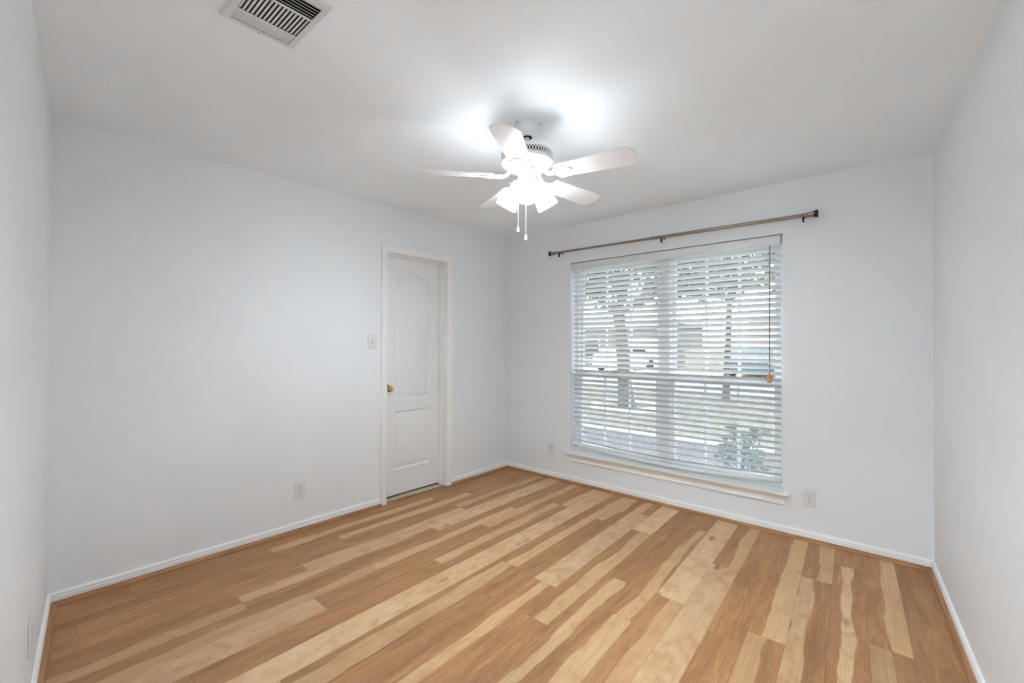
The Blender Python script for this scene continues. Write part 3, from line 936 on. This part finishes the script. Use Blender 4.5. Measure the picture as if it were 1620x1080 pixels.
    # pull chains
    for (dx, zt, zb) in ((-.045, 2.150, 1.861), (-.0065, 2.118, 1.813)):
        px = R_ * dx - Vector((F_.x, F_.y, 0)).normalized() * (.012 if dx < -.02 else .046)
        mb = MB()
        mb.tube([(px.x * .85, px.y * .85, Zc(zt)), (px.x, px.y, Zc(zt - .01)), (px.x, px.y, Zc(zb + .026))], .0013, 6)
        z = zt - .012
        while z > zb + .03:
            mb.lathe([(0, .0019), (.0019, 0), (0, -.0019)], 6, Matrix.Translation((px.x, px.y, Zc(z)))); z -= .0055
        c = mb.build('pull_chain', MATS['chain_metal'], t)
        MB().lathe([(0, .028), (.0028, .0275), (.005, .022), (.0075, .006), (.0078, .0035), (.005, .002), (.004, 0), (0, 0)], 16, Matrix.Translation((px.x, px.y, Zc(zb)))).build('pull_knob', MATS['fan_white'], c, smooth=40)
fan()

# ------------------------------------------------------------------ outside the window
G = -.25
plain('concrete_pale', lin(214, 210, 204), 0.85, var=0.06, scale=3)
plain('bed_soil', lin(104, 98, 104), 0.95, var=0.25, scale=26, bump=0.6, bscale=40)
plain('asphalt', lin(150, 150, 152), 0.9, var=0.08, scale=5)
plain('bark', lin(82, 76, 72), 0.95, var=0.35, scale=16, bump=0.9, bscale=24)
plain('leaf_green', lin(78, 94, 74), 0.6, var=0.3, scale=5)
plain('leaf_dark', lin(58, 72, 62), 0.6, var=0.3, scale=5)
plain('shrub_green', lin(84, 108, 90), 0.6, var=0.3, scale=9)
plain('siding_white', lin(226, 226, 222), 0.7)
plain('roof_shingle', lin(128, 118, 110), 0.9, var=0.2, scale=8)
plain('fence_wood', lin(150, 142, 132), 0.9, var=0.2, scale=6)
plain('car_silver', lin(196, 198, 200), 0.3, 0.3)
plain('car_dark', lin(62, 74, 82), 0.3, 0.2)
plain('car_glass', lin(40, 46, 52), 0.15)
plain('tyre', lin(34, 34, 34), 0.8)

def lawn_mat():
    mat = bpy.data.materials.new('dry_lawn')
    N = Nodes(mat)
    tc = N.n('ShaderNodeTexCoord').outputs['Object']
    a = N.noise(tc, 22.0, 4.0, 0.65); b = N.noise(tc, 0.6, 3.0)
    c = N.mix(N.ramp(a, 0.35, 0.68), lin(108, 105, 96), lin(176, 171, 160))
    c = N.mix(N.ramp(b, 0.42, 0.7, 0.0, 0.35), c, lin(128, 130, 114))
    N.out(N.bsdf(c, 0.95, 0, 0.1, N.bump(a, 0.6, 0.02)))
    MATS['dry_lawn'] = mat
lawn_mat()
def brick_mat():
    mat = bpy.data.materials.new('pink_brick')
    N = Nodes(mat)
    tc = N.n('ShaderNodeTexCoord').outputs['Object']
    mp = N.n('ShaderNodeMapping'); N.put(mp.inputs[0], tc); mp.inputs['Rotation'].default_value = (math.radians(90), 0, 0)
    b = N.n('ShaderNodeTexBrick'); N.put(b.inputs['Vector'], mp.outputs[0])
    b.inputs['Color1'].default_value = lin(190, 156, 148); b.inputs['Color2'].default_value = lin(172, 140, 132); b.inputs['Mortar'].default_value = lin(200, 194, 188)
    b.inputs['Scale'].default_value = 4.0
    N.out(N.bsdf(b.outputs[0], 0.9)); MATS['pink_brick'] = mat
brick_mat()
plain('grey_brick', lin(112, 108, 106), 0.9, var=0.15, scale=9)

mb = MB().box((-60, .15, G - .3), (60, 11.2, G)); mb.box((-60, 18.2, G - .3), (60, 120, G + .02))
struct(mb.build('ground', MATS['dry_lawn']), 'dry patchy lawn outside the window', 'lawn')
mb = MB().box((-60, 11.2, G - .3), (60, 18.2, G - .1))
struct(mb.build('street', MATS['asphalt']), 'pale street beyond the lawn', 'street')
mb = MB(); mb.box((-60, 11.2, G - .3), (60, 11.42, G + .015)); mb.box((-60, 17.98, G - .3), (60, 18.2, G + .03))
struct(mb.build('street_curb', MATS['concrete_pale']), 'concrete kerbs along the street', 'kerb')
mb = MB().box((-4, .16, G), (6, 3.62, G + .02))
struct(mb.build('ground_bed', MATS['bed_soil']), 'grey mulch bed below the window', 'planting bed')
mb = MB().box((-4, 3.62, G), (6, 3.90, G + .06))
struct(mb.build('path_edging', MATS['concrete_pale']), 'pale concrete edging between bed and lawn', 'edging')
mb = MB().box((-11.6, 18.2, G + .02), (-8.2, 25.0, G + .05))
struct(mb.build('ground_driveway', MATS['concrete_pale']), 'pale concrete driveway across the street', 'driveway')
mb = MB().box((-.6, .16, H + .16), (W + 1.5, .75, H + .26)); mb.box((-1.5, -L - .4, H + .16), (W + 1.5, .16, H + .3))
struct(mb.build('roof_eave', MATS['siding_white']), 'house eave above the window', 'eave')

def leaves(mb, centre, rad, n, size, rnd):
    for _ in range(n):
        while True:
            p = Vector((rnd.uniform(-1, 1), rnd.uniform(-1, 1), rnd.uniform(-1, 1)))
            if .25 < p.length < 1: break
        p = Vector((p.x * rad[0], p.y * rad[1], p.z * rad[2])) + Vector(centre)
        a = Vector((rnd.uniform(-1, 1), rnd.uniform(-1, 1), rnd.uniform(-.6, .6))).normalized()
        b = a.cross(Vector((rnd.uniform(-1, 1), rnd.uniform(-1, 1), rnd.uniform(-1, 1)))).normalized()
        s = size * rnd.uniform(.6, 1.3)
        mb.add([p - a * s, p - b * s * .42, p + a * s, p + b * s * .42], [(0, 1, 2, 3)])

def tree(loc, h, tr_, clumps, n, leaf, size, seed, label, lean=0.0):
    rnd = random.Random(seed)
    t = thing('shade_tree', loc)
    tag(t, label, 'tree')
    mb = MB()
    mb.tube([(0, 0, -.05), (lean * .2, 0, h * .2), (lean * .5, .02, h * .5), (lean, 0, h)], [tr_ * 1.35, tr_, tr_ * .92, tr_ * .8], 14)
    for c, r in clumps[:6]:
        mb.tube([(lean, 0, h * .92), (lean * .5 + c[0] * .5, c[1] * .5, h + (c[2] - h) * .5), c], [tr_ * .5, tr_ * .3, tr_ * .1], 8)
    mb.build('trunk', MATS['bark'], t, smooth=50)
    mb = MB()
    for c, r in clumps: leaves(mb, c, r, n, size, rnd)
    mb.build('crown', MATS[leaf], t)
cl = [((0, 0, 4.0), (2.6, 1.5, 1.0)), ((-2.2, .1, 3.5), (1.7, 1.3, .9)), ((2.2, -.2, 3.6), (1.8, 1.3, .9)), ((.6, .1, 5.0), (2.4, 1.4, 1.2)), ((-1.0, -.5, 3.2), (1.2, 1.0, .5)), ((1.6, .3, 3.0), (1.2, 1.0, .45))]
tree((-2.0, 6.65, G), 2.5, .17, cl, 900, 'leaf_green', .11, 3, 'shade tree with grey trunk in a concrete ring, nearest the window', -.25)
cl2 = [((0, .1, 4.4), (2.4, 1.2, 1.4)), ((1.9, .3, 3.8), (1.7, 1.2, 1.0)), ((-1.8, .1, 4.0), (1.6, 1.1, 1.0))]
tree((-.55, 9.6, G), 3.0, .085, cl2, 900, 'leaf_green', .12, 5, 'slim young tree on the lawn by the street, on the right side of the window', .1)
mb = MB().shell([(.72, 0), (.74, .10), (.86, .10), (.88, 0)], 40)
o = mb.build('tree_ring', MATS['concrete_pale'], None, (-2.0, 6.65, G), smooth=40)
tag(o, 'low round concrete ring around the nearest tree trunk', 'tree ring')

def shrub(loc, seed, label, rad=(.22, .2, .3), n=420):
    rnd = random.Random(seed)
    t = thing('leafy_shrub', loc); tag(t, label, 'shrub')
    mb = MB()
    tips = []
    for k in range(9):
        a = rnd.uniform(0, 6.28); q = rnd.uniform(.2, 1)
        e = (rad[0] * q * math.cos(a), rad[1] * q * math.sin(a), rad[2] * 2 * rnd.uniform(.7, 1.05))
        tips.append(e); mb.tube([(0, 0, -.03), (e[0] * .5, e[1] * .5, e[2] * .55), e], [.008, .006, .003], 6)
    mb.build('stem', MATS['bark'], t)
    mb = MB()
    leaves(mb, (0, 0, rad[2]), rad, n, .035, rnd)
    for e in tips: leaves(mb, e, (.06, .06, .08), 22, .03, rnd)
    mb.build('foliage', MATS['shrub_green'], t)
shrub((1.93, 1.35, G + .02), 21, 'leafy green shrub right below the window on the right', (.24, .22, .33))

def house(name, loc, w, d, h, wall, label, garage=(), wins=(), roof_h=1.6):
    t = thing(name, loc); tag(t, label, 'house')
    MB().box((-w / 2, 0, 0), (w / 2, d, h)).build('wall', MATS[wall], t)
    e = .4
    mb = MB().add([(-w / 2 - e, -e, h), (w / 2 + e, -e, h), (w / 2 + e, d + e, h), (-w / 2 - e, d + e, h), (-w / 2 + d * .35, d / 2, h + roof_h), (w / 2 - d * .35, d / 2, h + roof_h)],
                  [(3, 2, 1, 0), (0, 1, 5, 4), (1, 2, 5), (2, 3, 4, 5), (3, 0, 4)])
    mb.build('roof', MATS['roof_shingle'], t)
    MB().box((-w / 2 - e, -e - .03, h - .16), (w / 2 + e, -e, h + .02)).build('fascia', MATS['siding_white'], t)
    for gx, gw in garage:
        mb = MB().box((gx - gw / 2, -.04, 0), (gx + gw / 2, .02, 2.15))
        for k in range(1, 4): mb.box((gx - gw / 2, -.048, 2.15 * k / 4 - .01), (gx + gw / 2, -.04, 2.15 * k / 4 + .01))
        mb.build('garage_door', MATS['siding_white'], t)
    for wx, wz, ww, wh in wins:
        f = MB().box((wx - ww / 2 - .08, -.05, wz - .08), (wx + ww / 2 + .08, .02, wz + wh + .08)).build('window', MATS['siding_white'], t)
        MB().box((wx - ww / 2, -.06, wz), (wx + ww / 2, -.05, wz + wh)).build('pane', MATS['car_glass'], f)
house('brick_house', (-12.6, 25.2, G), 8, 7, 3.0, 'grey_brick', 'grey brick house with a white garage door across the street, behind the tree trunk', [(2.7, 2.7)], [(-2.2, .5, 2.4, 1.4)])
house('brick_house', (0.5, 24.2, G), 8, 7, 3.3, 'pink_brick', 'pink brick house with a white garage door on the right across the street', [(-2.2, 3.3)], [(2.2, .9, 1.6, 1.3)])
house('brick_house', (-27.0, 25.4, G), 13, 7, 2.7, 'siding_white', 'pale house far left across the street', [(4.0, 4.8)], [(-1.0, .9, 1.8, 1.3)])
mb = MB()
for k in range(24): mb.box((k * .14, 0, 0), (k * .14 + .125, .025, 1.25))
mb.box((0, .025, .3), (3.35, .06, .4)); mb.box((0, .025, .95), (3.35, .06, 1.05))
o = mb.build('wooden_fence', MATS['fence_wood'], None, (-7.7, 26.0, G)); tag(o, 'grey wooden picket fence between the two brick houses', 'fence')

def car(loc, rz, paint, label):
    t = thing('parked_car', loc, math.radians(rz)); tag(t, label, 'car')
    body = [(-2.2, .28), (2.2, .28), (2.25, .62), (2.1, .82), (1.15, .95), (.55, 1.42), (-.95, 1.44), (-1.7, 1.0), (-2.2, .92)]
    M = Matrix.Rotation(math.radians(90), 4, 'X')
    MB().prism(body, -.86, .86, M).build('body', MATS[paint], t, bevel=.06, seg=3)
    gl = [(1.0, .98), (.5, 1.36), (-.9, 1.38), (-1.5, 1.02)]
    MB().prism(gl, -.87, .87, M).build('side_window', MATS['car_glass'], t)
    for x in (-1.35, 1.4):
        for y in (-.8, .8):
            MB().lathe([(0, -.1), (.3, -.1), (.32, -.06), (.32, .06), (.3, .1), (0, .1)], 20, Matrix.Translation((x, y, .32)) @ M).build('wheel', MATS['tyre'], t)
car((-9.3, 20.9, G + .05), 86, 'car_silver', 'silver car parked on the driveway across the street')
car((-2.4, 21.3, G + .02), 92, 'car_dark', 'dark car parked in front of the pink brick house')
cb = [((0, 0, 1.6), (3.2, 2.0, 1.5)), ((2.6, .4, 3.4), (2.6, 2.0, 1.6)), ((-2.6, .4, 3.2), (2.6, 2.0, 1.7)), ((0, 0, 5.4), (3.4, 2.4, 1.9))]
for i, (x, y, lab) in enumerate([(-18.2, 38.0, 'dense dark tree rising behind the brick house, on the left'), (-1.6, 41.0, 'dark tree rising behind the wooden fence'), (-40, 44.0, 'far dark tree at the left end of the street')]):
    tree((x, y, G), 3.0, .25, cb, 420, 'leaf_dark', .34, 30 + i, lab)
